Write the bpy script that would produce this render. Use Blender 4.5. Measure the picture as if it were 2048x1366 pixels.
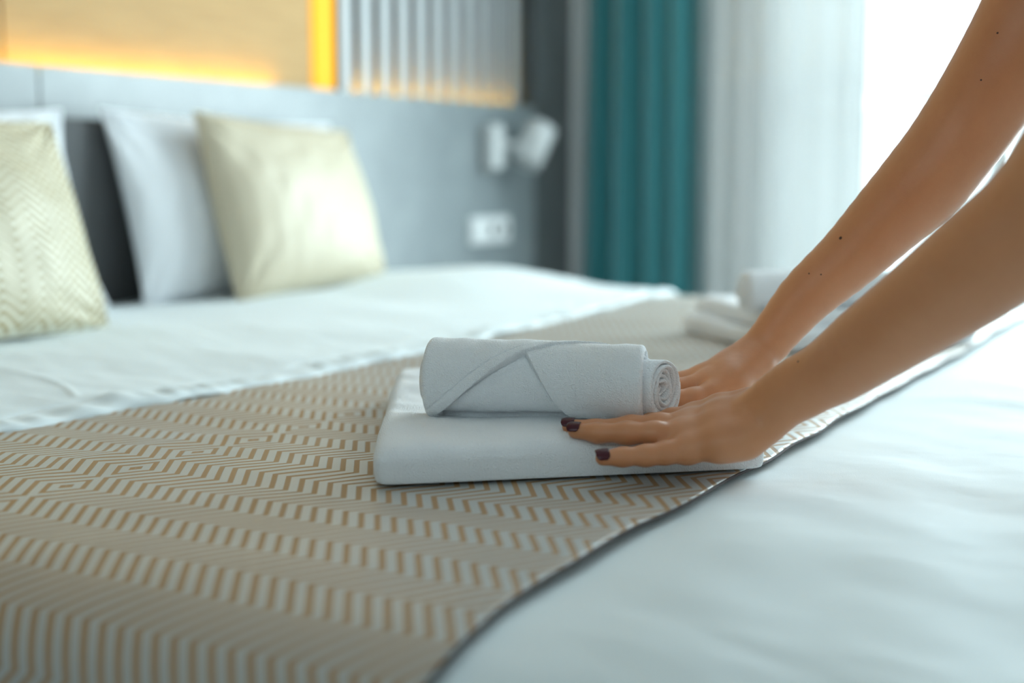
import bpy, bmesh, math, random
import numpy as np
from mathutils import Vector, Matrix
for o in list(bpy.data.objects): bpy.data.objects.remove(o)
S = bpy.context.scene; COL = S.collection
rng = np.random.default_rng(7); random.seed(7)

# ------------------------------------------------------------------ camera
FPX = 2844.0; YAW = math.radians(28.5); PIT = math.atan(343/FPX)
CAM = np.array([0, 0, .85])
Fv = np.array([math.cos(YAW)*math.cos(PIT), math.sin(YAW)*math.cos(PIT), -math.sin(PIT)])
Rv = np.array([math.sin(YAW), -math.cos(YAW), 0.]); Uv = np.cross(Rv, Fv)
def onY(px, py, y): r_ = Fv + Rv*(px-1024)/FPX - Uv*(py-683)/FPX; return CAM + r_*(y/r_[1])
def at(px, py, d): return CAM + (Fv + Rv*(px-1024)/FPX - Uv*(py-683)/FPX)*d
cd = bpy.data.cameras.new('camera'); cam = bpy.data.objects.new('camera', cd); COL.objects.link(cam)
cd.sensor_width = 36; cd.lens = FPX/2048*36; cd.clip_start = .05
cam.matrix_world = Matrix(((Rv[0], Uv[0], -Fv[0], CAM[0]), (Rv[1], Uv[1], -Fv[1], CAM[1]), (Rv[2], Uv[2], -Fv[2], CAM[2]), (0, 0, 0, 1)))
cd.dof.use_dof = True; cd.dof.focus_distance = 1.205; cd.dof.aperture_fstop = 2.4
S.camera = cam

# ------------------------------------------------------------------ world, light, exposure
W = bpy.data.worlds.new('daylight'); S.world = W; W.use_nodes = True
bg = W.node_tree.nodes['Background']; bg.inputs[0].default_value = (.73, .95, 1.0, 1); bg.inputs[1].default_value = 1.25
S.view_settings.view_transform = 'Standard'; S.view_settings.look = 'None'
S.view_settings.exposure = 0.70; S.view_settings.gamma = 1; S.view_settings.use_curve_mapping = False
def area(name, loc, direction, sx, sy, power, col):
    l = bpy.data.lights.new(name, 'AREA'); l.shape = 'RECTANGLE'; l.size = sx; l.size_y = sy; l.energy = power; l.color = col
    o = bpy.data.objects.new(name, l); COL.objects.link(o); o.location = loc
    o.rotation_euler = Vector(direction).to_track_quat('-Z', 'Y').to_euler(); return o
# daylight sky outside the tall window (window opening y -0.75..1.34, z 0.15..2.35 in the far wall)
area('window_daylight', (4.55, .1, 1.35), (-1, -.02, -.12), 3.4, 2.7, 230, (.77, .95, 1.0))

# ------------------------------------------------------------------ node helpers
def mat(name):
    m = bpy.data.materials.new(name); m.use_nodes = True
    nt = m.node_tree; return m, nt, nt.nodes['Principled BSDF']
def N(nt, t, **k):
    n = nt.nodes.new(t)
    for a, b in k.items(): setattr(n, a, b)
    return n
def M_(nt, op, a, b=None, c=None):
    n = nt.nodes.new('ShaderNodeMath'); n.operation = op
    for i, v in enumerate((a, b, c)):
        if v is None: continue
        if isinstance(v, (int, float)): n.inputs[i].default_value = v
        else: nt.links.new(v, n.inputs[i])
    return n.outputs[0]
def mixc(nt, f, a, b):
    n = nt.nodes.new('ShaderNodeMix'); n.data_type = 'RGBA'
    for i, v in ((0, f), (6, a), (7, b)):
        if hasattr(v, 'links'): nt.links.new(v, n.inputs[i])
        elif i == 0: n.inputs[0].default_value = v
        else: n.inputs[i].default_value = (*v, 1)
    return n.outputs[2]
def mixf(nt, f, a, b):
    n = nt.nodes.new('ShaderNodeMix'); n.data_type = 'FLOAT'
    for i, v in ((0, f), (2, a), (3, b)):
        if hasattr(v, 'links'): nt.links.new(v, n.inputs[i])
        else: n.inputs[i].default_value = v
    return n.outputs[0]
def coords(nt, kind='Object', scale=(1, 1, 1)):
    tc = nt.nodes.new('ShaderNodeTexCoord'); mp = nt.nodes.new('ShaderNodeMapping'); mp.inputs['Scale'].default_value = scale
    nt.links.new(tc.outputs[kind], mp.inputs[0]); return mp.outputs[0]
def noise(nt, vec, scale, detail=3, rough=.5):
    n = nt.nodes.new('ShaderNodeTexNoise'); n.inputs['Scale'].default_value = scale; n.inputs['Detail'].default_value = detail
    n.inputs['Roughness'].default_value = rough; nt.links.new(vec, n.inputs['Vector']); return n.outputs['Fac']
def bump(nt, b, h, strength, dist, prev=None):
    n = nt.nodes.new('ShaderNodeBump'); n.inputs['Strength'].default_value = strength; n.inputs['Distance'].default_value = dist
    nt.links.new(h, n.inputs['Height'])
    if prev is not None: nt.links.new(prev, n.inputs['Normal'])
    nt.links.new(n.outputs[0], b.inputs['Normal']); return n.outputs[0]
def simple(name, col, rough=.6, metal=0, spec=.5, emit=None, estr=0):
    m, nt, b = mat(name); b.inputs['Base Color'].default_value = (*col, 1); b.inputs['Roughness'].default_value = rough
    b.inputs['Metallic'].default_value = metal; b.inputs['Specular IOR Level'].default_value = spec
    if emit: b.inputs['Emission Color'].default_value = (*emit, 1); b.inputs['Emission Strength'].default_value = estr
    return m
def fabric(name, col, rough=.85, weave=900, wob=25, wamp=.002, sheen=.15, bstr=.3):
    m, nt, b = mat(name); v = coords(nt)
    b.inputs['Base Color'].default_value = (*col, 1); b.inputs['Roughness'].default_value = rough
    b.inputs['Sheen Weight'].default_value = sheen; b.inputs['Sheen Roughness'].default_value = .5
    p = bump(nt, b, noise(nt, v, wob, 3), .5, wamp)
    bump(nt, b, noise(nt, v, weave, 2), bstr, .0006, p); return m

MT = {}
MT['sheet'] = fabric('white_cotton_sheet', (.80, .865, .885), .8, 1100, 9, .010)
MT['sheet2'] = fabric('white_cotton_cover', (.79, .865, .89), .75, 1100, 7, .010)
MT['pillow'] = fabric('white_pillowcase', (.78, .80, .83), .8, 1000, 10, .01)
# terry cloth: vertical ribs of loops and fuzz
def terry(name, col):
    m, nt, b = mat(name); v = coords(nt); uv = coords(nt, 'UV')
    b.inputs['Base Color'].default_value = (*col, 1); b.inputs['Roughness'].default_value = .95
    b.inputs['Sheen Weight'].default_value = .35; b.inputs['Sheen Roughness'].default_value = .6; b.inputs['Specular IOR Level'].default_value = .15
    p = bump(nt, b, noise(nt, v, 260, 3, .7), .7, .0013)
    w = N(nt, 'ShaderNodeTexWave'); w.inputs['Scale'].default_value = 190; w.inputs['Distortion'].default_value = 6; w.inputs['Detail'].default_value = 2
    w.inputs['Detail Scale'].default_value = 6
    nt.links.new(uv, w.inputs['Vector'])
    p = bump(nt, b, w.outputs['Fac'], .35, .0005, p)
    vo = N(nt, 'ShaderNodeTexVoronoi'); vo.inputs['Scale'].default_value = 900; nt.links.new(v, vo.inputs['Vector'])
    bump(nt, b, vo.outputs['Distance'], .8, .0007, p); return m
MT['terry'] = terry('white_terry_cloth', (.90, .915, .935))
MT['hem'] = fabric('towel_hem_weave', (.80, .82, .85), .9, 600, 60, .001, .2, .8)

# zigzag jacquard: satin stripes on a matt tan ground
def jacquard(name, ground, satin, perH, perV, mirror=None, duty=.58, gr=.75, sr=.34, spec=.8, amp=.67, bmp=.0004, sheen=.15, shr=.35, coat=0.):
    m, nt, b = mat(name); tc = N(nt, 'ShaderNodeTexCoord'); sp = N(nt, 'ShaderNodeSeparateXYZ'); nt.links.new(tc.outputs['UV'], sp.inputs[0])
    u, v = sp.outputs[0], sp.outputs[1]
    if mirror is not None: v = M_(nt, 'ABSOLUTE', M_(nt, 'SUBTRACT', v, mirror))
    tri = M_(nt, 'MULTIPLY', M_(nt, 'PINGPONG', u, perH), amp)
    tri = M_(nt, 'SUBTRACT', v, tri)
    fr = M_(nt, 'FRACT', M_(nt, 'DIVIDE', M_(nt, 'ADD', tri, 10.0), perV))
    # soft edged stripe
    e = .07
    mr = N(nt, 'ShaderNodeMapRange'); nt.links.new(M_(nt, 'ABSOLUTE', M_(nt, 'SUBTRACT', fr, .5)), mr.inputs[0])
    mr.inputs[1].default_value = duty/2+e/2; mr.inputs[2].default_value = duty/2-e/2
    f = mr.outputs[0]
    nz = noise(nt, coords(nt, 'UV', (1, 1, 1)), 900, 2)
    g = mixc(nt, nz, tuple(c*.85 for c in ground), tuple(min(1, c*1.15) for c in ground))
    nt.links.new(mixc(nt, f, g, satin), b.inputs['Base Color'])
    nt.links.new(mixf(nt, f, gr, sr), b.inputs['Roughness'])
    nt.links.new(mixf(nt, f, .25, spec), b.inputs['Specular IOR Level'])
    b.inputs['Sheen Weight'].default_value = sheen; b.inputs['Sheen Roughness'].default_value = shr; b.inputs['Sheen Tint'].default_value = (.85, .97, 1, 1)
    b.inputs['Coat Weight'].default_value = coat; b.inputs['Coat Roughness'].default_value = .5
    p = bump(nt, b, f, .6, bmp)
    bump(nt, b, noise(nt, coords(nt, 'UV'), 1500, 1), .35, .0003, p); return m
MT['runner'] = jacquard('zigzag_jacquard_runner', (.37, .22, .10), (.415, .425, .41), .0385, .0138, mirror=.83, sheen=.55, duty=.6, coat=.38, shr=.12, spec=1.0, sr=.4)
MT['gold'] = jacquard('champagne_zigzag_satin', (.46, .37, .21), (.80, .78, .64), 0.0385, .0148, duty=.42, gr=.5, sr=.36, spec=.6, amp=.62, bmp=.0008)
MT['gold2'] = jacquard('champagne_fine_satin', (.60, .51, .36), (.66, .60, .46), .004, .004, duty=.5, gr=.5, sr=.4, spec=.6, amp=.9)
MT['edge_shadow'] = simple('runner_edge_shadow', (.06, .045, .045), .8)  # dark colour for the shadow line along the runner edge

# skin
def skin():
    m, nt, b = mat('skin'); v = coords(nt)
    n1 = noise(nt, v, 22, 3); n2 = noise(nt, v, 160, 3)
    c = mixc(nt, n1, (.56, .225, .09), (.67, .305, .145))
    c = mixc(nt, M_(nt, 'MULTIPLY', n2, .30), c, (.52, .18, .085))
    for p, r in MOLES:
        d = N(nt, 'ShaderNodeVectorMath', operation='DISTANCE'); nt.links.new(v, d.inputs[0]); d.inputs[1].default_value = tuple(p)
        mr = N(nt, 'ShaderNodeMapRange'); nt.links.new(d.outputs['Value'], mr.inputs[0]); mr.inputs[1].default_value = r*1.15; mr.inputs[2].default_value = r*.75
        c = mixc(nt, mr.outputs[0], c, (.07, .025, .015))
    nt.links.new(c, b.inputs['Base Color']); b.inputs['Roughness'].default_value = .42
    b.inputs['Subsurface Weight'].default_value = .12; b.inputs['Subsurface Radius'].default_value = (1, .35, .2); b.inputs['Subsurface Scale'].default_value = .004
    b.inputs['Sheen Weight'].default_value = .12
    p = bump(nt, b, noise(nt, v, 90, 4, .6), .25, .0012)
    bump(nt, b, noise(nt, v, 1200, 2), .25, .0003, p); return m

def stone(nm, c0, c1):
    m, nt, b = mat(nm); v = coords(nt)
    c = mixc(nt, noise(nt, v, 7, 6, .65), c0, c1)
    nt.links.new(c, b.inputs['Base Color']); nt.links.new(mixf(nt, noise(nt, v, 30, 4), .27, .38), b.inputs['Roughness'])
    b.inputs['Specular IOR Level'].default_value = .62; bump(nt, b, noise(nt, v, 60, 5), .2, .001); return m
MT['stone'] = stone('grey_stone_cladding', (.16, .185, .195), (.33, .37, .38)); MT['stone_dark'] = stone('dark_stone_pier', (.08, .09, .096), (.15, .165, .17))
def wood():
    m, nt, b = mat('amber_oak_panel'); v = coords(nt, 'Object', (1, 1, 14))
    c = mixc(nt, noise(nt, v, 7, 6, .6), (.42, .24, .09), (.64, .42, .19))
    nt.links.new(c, b.inputs['Base Color']); b.inputs['Roughness'].default_value = .6; b.inputs['Specular IOR Level'].default_value = .25; bump(nt, b, noise(nt, v, 30, 3), .2, .001); return m
MT['wood'] = wood()
MT['dark'] = simple('dark_brown_backing', (.055, .042, .036), .6)
MT['slat'] = simple('pale_grey_slat', (.50, .52, .53), .42)
MT['slatside'] = simple('brown_slat_side', (.07, .055, .047), .6)
MT['amber'] = simple('amber_led_strip', (.9, .5, .1), .5, emit=(1.0, .74, .02), estr=27)
MT['amber2'] = simple('amber_led_strip_column', (.5, .25, .02), .6, emit=(1.0, .44, .004), estr=.66, spec=.2)
MT['amber3'] = simple('amber_led_strip_slats', (.9, .5, .1), .5, emit=(1.0, .60, .012), estr=170)
MT['paint'] = simple('warm_grey_paint', (.42, .41, .40), .85)
MT['white'] = simple('white_paint', (.75, .76, .77), .6)
MT['lampw'] = simple('white_lamp_enamel', (.58, .60, .60), .35)
MT['frame'] = simple('white_window_frame', (.85, .87, .88), .45)
MT['plate'] = simple('white_socket_plastic', (.78, .80, .80), .4)
MT['hole'] = simple('dark_socket_recess', (.05, .05, .05), .6)
MT['head'] = fabric('charcoal_upholstery', (.085, .088, .092), .8, 700, 15, .002)
MT['floorw'] = simple('brown_carpet', (.16, .13, .11), .95)
MT['base'] = fabric('grey_bed_base_fabric', (.25, .25, .26), .9)
MT['nail'] = simple('burgundy_nail_polish', (.06, .007, .014), .22, spec=.35)
MT['tunic'] = fabric('grey_tunic_cotton', (.42, .44, .46), .85)
MT['trous'] = fabric('dark_trouser_cotton', (.06, .06, .07), .85)
MT['hair'] = simple('dark_brown_hair', (.04, .022, .014), .5)
MT['eye'] = simple('eye_white', (.8, .8, .78), .2)
MT['shoe'] = simple('white_shoe_leather', (.6, .6, .6), .5)
def glass():
    m = bpy.data.materials.new('clear_window_glass'); m.use_nodes = True; nt = m.node_tree; nt.nodes.clear()
    o = N(nt, 'ShaderNodeOutputMaterial'); t = N(nt, 'ShaderNodeBsdfTransparent'); g = N(nt, 'ShaderNodeBsdfGlossy'); g.inputs['Roughness'].default_value = .02
    mx = N(nt, 'ShaderNodeMixShader'); mx.inputs[0].default_value = .05
    nt.links.new(t.outputs[0], mx.inputs[1]); nt.links.new(g.outputs[0], mx.inputs[2]); nt.links.new(mx.outputs[0], o.inputs[0]); return m
MT['glass'] = glass()
def cloth_trans(name, col, tr, transp=0.):
    m = bpy.data.materials.new(name); m.use_nodes = True; nt = m.node_tree; nt.nodes.clear()
    o = N(nt, 'ShaderNodeOutputMaterial'); d = N(nt, 'ShaderNodeBsdfDiffuse'); t = N(nt, 'ShaderNodeBsdfTranslucent'); tp = N(nt, 'ShaderNodeBsdfTransparent')
    d.inputs[0].default_value = (*col, 1); t.inputs[0].default_value = (*col, 1)
    a = N(nt, 'ShaderNodeMixShader'); a.inputs[0].default_value = tr; b = N(nt, 'ShaderNodeMixShader'); b.inputs[0].default_value = transp
    nt.links.new(d.outputs[0], a.inputs[1]); nt.links.new(t.outputs[0], a.inputs[2])
    nt.links.new(a.outputs[0], b.inputs[1]); nt.links.new(tp.outputs[0], b.inputs[2]); nt.links.new(b.outputs[0], o.inputs[0]); return m
MT['sheer'] = cloth_trans('white_sheer_voile', (.80, .82, .82), .085, .12)
MT['teal'] = fabric('teal_velvet_curtain', (.035, .23, .255), .7, 500, 20, .002, .5)

# ------------------------------------------------------------------ object helpers
def link(name, me, m=None, parent=None, smooth=True):
    o = bpy.data.objects.new(name, me); COL.objects.link(o)
    if m is not None: me.materials.append(m)
    if smooth: me.polygons.foreach_set('use_smooth', [True]*len(me.polygons))
    if parent is not None: o.parent = parent; o.matrix_parent_inverse = parent.matrix_world.inverted()
    return o
def tag(o, label=None, cat=None, group=None, kind=None):
    if label: o['label'] = label
    if cat: o['category'] = cat
    if group: o['group'] = group
    if kind: o['kind'] = kind
    return o
def empty(name, loc):
    o = bpy.data.objects.new(name, None); COL.objects.link(o); o.location = loc; o.empty_display_size = .05
    bpy.context.view_layer.update(); return o
def meshdata(name, V, F, UV=None):
    me = bpy.data.meshes.new(name); me.from_pydata([tuple(v) for v in np.asarray(V, float)], [], [tuple(int(i) for i in f) for f in F])
    if UV is not None:
        l = me.uv_layers.new(name='UVMap'); idx = np.zeros(len(me.loops), int); me.loops.foreach_get('vertex_index', idx)
        l.data.foreach_set('uv', np.asarray(UV, np.float32)[idx].ravel())
    me.update(); return me
def boxes(name, lst, m, parent=None, bev=.0):
    bm = bmesh.new()
    for (x0, x1, y0, y1, z0, z1) in lst:
        r = bmesh.ops.create_cube(bm, size=1)
        bmesh.ops.scale(bm, vec=(x1-x0, y1-y0, z1-z0), verts=r['verts']); bmesh.ops.translate(bm, vec=((x0+x1)/2, (y0+y1)/2, (z0+z1)/2), verts=r['verts'])
    if bev: bmesh.ops.bevel(bm, geom=bm.edges[:], offset=bev, segments=2, affect='EDGES', profile=.5)
    me = bpy.data.meshes.new(name); bm.to_mesh(me); bm.free(); return link(name, me, m, parent, smooth=False)
def grid(P, UV=None, name='g', closed_u=False):
    # P: (nu, nv, 3)
    nu, nv = P.shape[:2]; F = []
    for i in range(nu if closed_u else nu-1):
        i2 = (i+1) % nu
        for j in range(nv-1): F.append((i*nv+j, i2*nv+j, i2*nv+j+1, i*nv+j+1))
    return meshdata(name, P.reshape(-1, 3), F, None if UV is None else UV.reshape(-1, 2))
def solid(o, t, off=-1):
    md = o.modifiers.new('thickness', 'SOLIDIFY'); md.thickness = t; md.offset = off; return o
def tube(name, pts, r, m, parent=None, n=8):
    pts = np.asarray(pts, float); T = np.gradient(pts, axis=0); T /= np.linalg.norm(T, axis=1)[:, None]
    up = np.array([0, 0, 1.]); P = []
    for p, t in zip(pts, T):
        a = np.cross(t, up)
        if np.linalg.norm(a) < .1: a = np.cross(t, (1, 0, 0))
        a /= np.linalg.norm(a); b = np.cross(a, t)
        P.append([p+r*(math.cos(q)*a+math.sin(q)*b) for q in np.linspace(0, 2*math.pi, n+1)])
    return link(name, grid(np.array(P)), m, parent)
def smooth01(x): x = np.clip(x, 0, 1); return x*x*(3-2*x)
def snoise(x, y, seed=0, n=6, f0=1.):
    r = np.random.default_rng(seed); v = 0*x+0.
    for k in range(n):
        a = r.uniform(0, 2*math.pi); f = f0*(1+k*.9)*r.uniform(.8, 1.2)
        v = v + np.sin((x*math.cos(a)+y*math.sin(a))*f*6.28+r.uniform(0, 6.28))/(1+k)
    return v

# ------------------------------------------------------------------ room shell
boxes('floor', [(-2, 4.2, -2.2, 2.3, -.05, 0)], MT['floorw'])['kind'] = 'structure'
boxes('ceiling', [(-2, 4.2, -2.2, 2.3, 2.6, 2.7)], MT['white'])['kind'] = 'structure'
boxes('wall_left', [(-2, 4.2, 2.05, 2.25, 0, 2.6)], MT['stone'])['kind'] = 'structure'
boxes('trim_1', [(-2, 1.8385, 1.95, 2.05, 0, 1.024), (-2, 1.8385, 1.95, 1.957, 1.024, 1.034)], MT['stone'])['kind'] = 'structure'
boxes('trim_2', [(1.8435, 3.73, 1.95, 2.05, 0, 1.024), (1.8435, 3.73, 1.95, 1.957, 1.024, 1.034)], MT['stone'])['kind'] = 'structure'
boxes('trim_3', [(3.732, 3.985, 1.948, 2.05, 0, 2.6)], MT['stone_dark'])['kind'] = 'structure'
boxes('wall_right', [(-2, 4.2, -2.3, -2.2, 0, 2.6)], MT['white'])['kind'] = 'structure'
boxes('wall_front', [(-2.1, -2, -2.2, 2.3, 0, 1.5), (-2.1, -2, -2.2, 2.3, 2.4, 2.6), (-2.1, -2, -2.2, -1.6, 1.5, 2.4), (-2.1, -2, 1.6, 2.3, 1.5, 2.4)], MT['paint'])['kind'] = 'structure'  # unseen wall behind the camera, its high opening added to control fill light
Wy0, Wy1, Wz0, Wz1 = -.8, 1.34, .12, 2.38
boxes('wall_back', [(3.985, 4.16, Wy1, 2.05, 0, 2.6), (3.985, 4.16, -2.2, Wy0, 0, 2.6), (3.985, 4.16, Wy0, Wy1, 0, Wz0), (3.985, 4.16, Wy0, Wy1, Wz1, 2.6)], MT['paint'])['kind'] = 'structure'
win = empty('window_1', (4.07, .3, Wz0)); win['kind'] = 'structure'
fr = []
for y in (Wy0, .66, Wy1-.05): fr.append((4.03, 4.09, y, y+.05, Wz0, Wz1))
for z in (Wz0, 1.03, Wz1-.05): fr.append((4.033, 4.087, Wy0, Wy1, z, z+.03))
boxes('window_frame', fr, MT['frame'], win)
boxes('window_pane', [(4.055, 4.061, Wy0+.04, Wy1-.04, Wz0+.03, Wz1-.03)], MT['glass'], win)

# wood panels above the ledge, LED strips in the channel behind the ledge lip
for i, (x0, x1, lab) in enumerate(((-.2, 1.792, 'amber oak panel left of the fine vertical joint, at the photo edge'), (1.797, 2.69, 'wide backlit oak panel above the grey ledge, beside the glowing column'))):
    tag(boxes('wood_wall_panel', [(x0, x1, 1.985, 2.02, 1.028, 2.5)], MT['wood'], bev=.001), lab, 'wall panel', 'oak panels over the bed')
def led(x0, x1, y, z, m, lab):
    r = empty('led_strip', ((x0+x1)/2, y, z)); tag(r, lab, 'light strip')
    boxes('strip_base', [(x0, x1, y-.004, y+.004, z-.004, z)], MT['white'], r)
    boxes('strip_diffuser', [(x0, x1, y-.003, y+.003, z, z+.002)], m, r)
led(.0, 1.79, 1.966, 1.022, MT['amber'], 'amber light strip glowing along the ledge under the left oak panel')
led(1.80, 2.55, 1.966, 1.022, MT['amber'], 'amber light strip under the wide oak panel')
led(2.81, 3.62, 2.012, 1.026, MT['amber3'], 'amber light strip glowing between the feet of the pale slats')
gap = empty('glowing_wall_column', (2.735, 2.04, 1.03)); tag(gap, 'glowing amber vertical gap between the oak panel and the slats', 'light column')
boxes('backing', [(2.692, 2.80, 2.0, 2.045, 1.03, 2.5)], MT['wood'], gap)
boxes('diffuser', [(2.712, 2.788, 1.99, 2.0, 1.034, 2.5)], MT['amber2'], gap)
# slatted screen
sc = empty('slat_screen', (3.25, 2.03, 1.03)); tag(sc, 'wall screen of pale vertical slats with amber glow at its foot', 'slatted screen')
boxes('backing', [(2.802, 3.728, 2.025, 2.04, 1.03, 2.5)], MT['dark'], sc)
s0 = boxes('slat', [(-.0225, .0225, 1.982, 2.004, 1.03, 2.5)], MT['slatside'], None)
f0 = boxes('face', [(-.0225, .0225, 1.979, 1.982, 1.03, 2.5)], MT['slat'], s0)
xs = 2.823+.0835*np.arange(11)
for i, x in enumerate(xs):
    o = s0 if i == 0 else s0.copy()
    if i:
        COL.objects.link(o); q = f0.copy(); COL.objects.link(q); q.parent = o
    o.location.x = x; bpy.context.view_layer.update()
    o.parent = sc; o.matrix_parent_inverse = sc.matrix_world.inverted()

# wall lamp
lp = empty('wall_reading_lamp', (3.45, 1.95, .90)); tag(lp, 'small white reading lamp with tilted cylinder head on the grey wall', 'wall lamp')
boxes('backplate', [(3.405, 3.475, 1.905, 1.949, .85, .975)], MT['lampw'], lp, .012)
tube('arm', [(3.47, 1.92, .92), (3.51, 1.90, .92), (3.54, 1.88, .918)], .008, MT['lampw'], lp)
def cyl(name, a, b, r0, r1, m, parent=None, n=40, cap=True, prof=None):
    a = np.array(a, float); b = np.array(b, float); t = (b-a)/np.linalg.norm(b-a); u = np.cross(t, (0, 0, 1.));
    if np.linalg.norm(u) < .01: u = np.array([1., 0, 0])
    u /= np.linalg.norm(u); w = np.cross(t, u); q = np.linspace(0, 2*math.pi, n, endpoint=False)
    prof = prof or [(0, 0.001), (0, .9), (.02, 1), (.98, 1), (1, .95), (1, .001)]
    P = np.array([[a+(b-a)*s+(r0+(r1-r0)*s)*k*(math.cos(x)*u+math.sin(x)*w) for s, k in prof] for x in q])
    return link(name, grid(P, closed_u=True), m, parent)
cyl('lamp_head', (3.545, 1.885, .868), (3.61, 1.862, .972), .046, .043, MT['lampw'], lp)
sk = empty('socket_plate', (3.452, 1.95, .69)); tag(sk, 'white triple socket plate on the wall below the reading lamp', 'socket plate')
boxes('frame', [(3.345, 3.56, 1.94, 1.949, .648, .722)], MT['plate'], sk, .002)
for i in range(3):
    r = boxes('socket', [(3.352+.07*i, 3.416+.07*i, 1.936, 1.94, .655, .715)], MT['plate'], sk, .001)
    if i: boxes('recess', [(3.370+.07*i, 3.398+.07*i, 1.9352, 1.9362, .672, .698)], MT['hole'], r)

# ------------------------------------------------------------------ curtains
def curtain(name, x, y0, y1, z0, z1, nf, amp, m, seed=0, flare=0., thick=.003, ragged=.3):
    nu, nv = 420, 24; r = np.random.default_rng(seed); ph = r.uniform(-.6, .6, 40)
    u = np.linspace(0, 1, nu)[:, None]*np.ones((1, nv)); v = np.ones((nu, 1))*np.linspace(0, 1, nv)[None, :]
    k = u*nf; pert = np.interp(k.ravel(), np.arange(40), ph).reshape(k.shape)*ragged*6.28*.3
    a = amp*(.75+.35*np.sin(k*1.7+seed))*(1-.15*v)
    X = x+a*np.sin(k*6.283+pert+.4*np.sin(v*3+k))
    Y = y0+(y1-y0)*u+(flare*(1-v)**2)*(u-.35)+.25*a*np.sin(2*(k*6.283+pert))
    Z = z0+(z1-z0)*v
    return solid(link(name, grid(np.stack([X, Y, Z], -1)), m), thick, 0)
teal = curtain('curtain', 3.905, 1.515, 1.862, .05, 2.55, 4.3, .062, MT['teal'], 3, .05, .003, .7)
tag(teal, 'long teal curtain hanging in deep folds at the room corner', 'curtain')
sh = curtain('sheer_curtain', 3.95, 1.035, 1.60, .05, 2.55, 7.3, .016, MT['sheer'], 8, .0, .0006)
tag(sh, 'white sheer curtain drawn over the window edge beside the teal curtain', 'sheer curtain')
sh2 = curtain('sheer_curtain', 3.968, 1.855, 1.948, .05, 2.55, 1.5, .006, MT['sheer'], 5, .0, .0006)
tag(sh2, 'narrow pale strip of sheer between the dark wall and the teal curtain', 'sheer curtain')
rod = cyl('curtain_rail', (3.93, -.9, 2.565), (3.93, 1.94, 2.565), .012, .012, MT['white']); tag(rod, 'white curtain rail above the window', 'curtain rail')

# ------------------------------------------------------------------ bed
BED = empty('bed', (1.65, .9, 0)); tag(BED, 'wide upholstered double bed with charcoal headboard standing at the grey wall', 'bed')
boxes('base', [(.72, 2.64, -.04, 1.86, .10, .32)], MT['base'], BED, .01)
boxes('mattress', [(.72, 2.64, -.04, 1.86, .32, .55)], MT['sheet'], BED, .02)
for x in (.8, 2.56):
    for y in (.04, 1.78): cyl('leg', (x, y, 0), (x, y, .1), .03, .03, MT['dark'], BED)
boxes('headboard', [(.60, 2.62, 1.875, 1.948, .05, .94)], MT['head'], BED, .008)
prof = np.array([(.640, .14), (.620, .28), (.592, .40), (.572, .47), (.566, .52), (.578, .555), (.600, .577), (.63, .590), (.68, .5985), (.74, .6005), (1.0, .6), (1.6, .6), (2.2, .6), (2.60, .6), (2.66, .597), (2.70, .585), (2.735, .55), (2.755, .48), (2.76, .35), (2.76, .18)])
seg = np.r_[0, np.cumsum(np.linalg.norm(np.diff(prof, axis=0), axis=1))]
def catmull(t, T, P):
    out = np.zeros((len(t), 2)); D = np.gradient(P, T, axis=0)
    i = np.clip(np.searchsorted(T, t)-1, 0, len(T)-2); h = T[i+1]-T[i]; s = ((t-T[i])/h)[:, None]; h = h[:, None]
    return (2*s**3-3*s**2+1)*P[i]+(s**3-2*s**2+s)*h*D[i]+(-2*s**3+3*s**2)*P[i+1]+(s**3-s**2)*h*D[i+1]
def layer(s0, s1, y0f, y1f, off, nx, ny, disp=None, y_hang=None):
    t = np.concatenate([np.linspace(s0, seg[9], nx//3, endpoint=False), np.linspace(seg[9], seg[13], nx//3, endpoint=False), np.linspace(seg[13], s1, nx-2*(nx//3))])
    XZ = catmull(t, seg, prof); Tn = np.gradient(XZ, t, axis=0); Tn /= np.linalg.norm(Tn, axis=1)[:, None]; Nn = np.stack([-Tn[:, 1], Tn[:, 0]], 1)
    w = np.linspace(0, 1, ny); X = XZ[:, 0][:, None]+0*w[None]; Z = XZ[:, 1][:, None]+0*w[None]
    Y0 = y0f(XZ[:, 0])[:, None]; Y1 = y1f(XZ[:, 0])[:, None]; Y = Y0+(Y1-Y0)*w[None]
    o = off+(disp(X, Y, w[None]+0*X) if disp else 0)
    P = np.stack([X+Nn[:, 0:1]*o, Y, Z+Nn[:, 1:2]*o], -1); UV = np.stack([t[:, None]+0*w[None], Y], -1)
    return P, UV
SM = seg[-1]
# big white duvet, foot and near side visible
def d_disp(X, Y, w):
    d = .0020*snoise(X, Y*.8, 3, 6, 1.6)+.0012*snoise(X, Y, 5, 5, 6)
    d = d+.0045*np.exp(-((X-1.612)/.006)**2)*(Y < .38)-.0035*np.exp(-((X-1.603)/.004)**2)*(Y < .38)
    k = smooth01((.40-Y)/.12); return d*(.15+.85*k)-.0035*(1-k)
P, UV = layer(0, SM, lambda x: -.10+0*x, lambda x: 1.2+0*x, -.0025, 300, 220, d_disp)
# foot end turns down
n = 40; tt = np.linspace(0, 1, n)
foot = []
for k in tt[::-1]:
    a = min(k*4, 1)*math.pi/2; q = P[:, 0].copy(); q[:, 1] -= .05*math.sin(a); drop = .05*(1-math.cos(a))+max(0, k-.25)*.45
    q[:, 2] = np.maximum(.14, q[:, 2]-drop*smooth01((q[:, 2]-.18)/.3)); foot.append(q)
PF = np.concatenate([np.stack(foot, 1)[:, :-1], P], 1)
duv = link('duvet', grid(PF), MT['sheet2']); solid(duv, .004)
tag(duv, 'smooth white duvet covering the foot of the bed in the right foreground', 'duvet')
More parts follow.
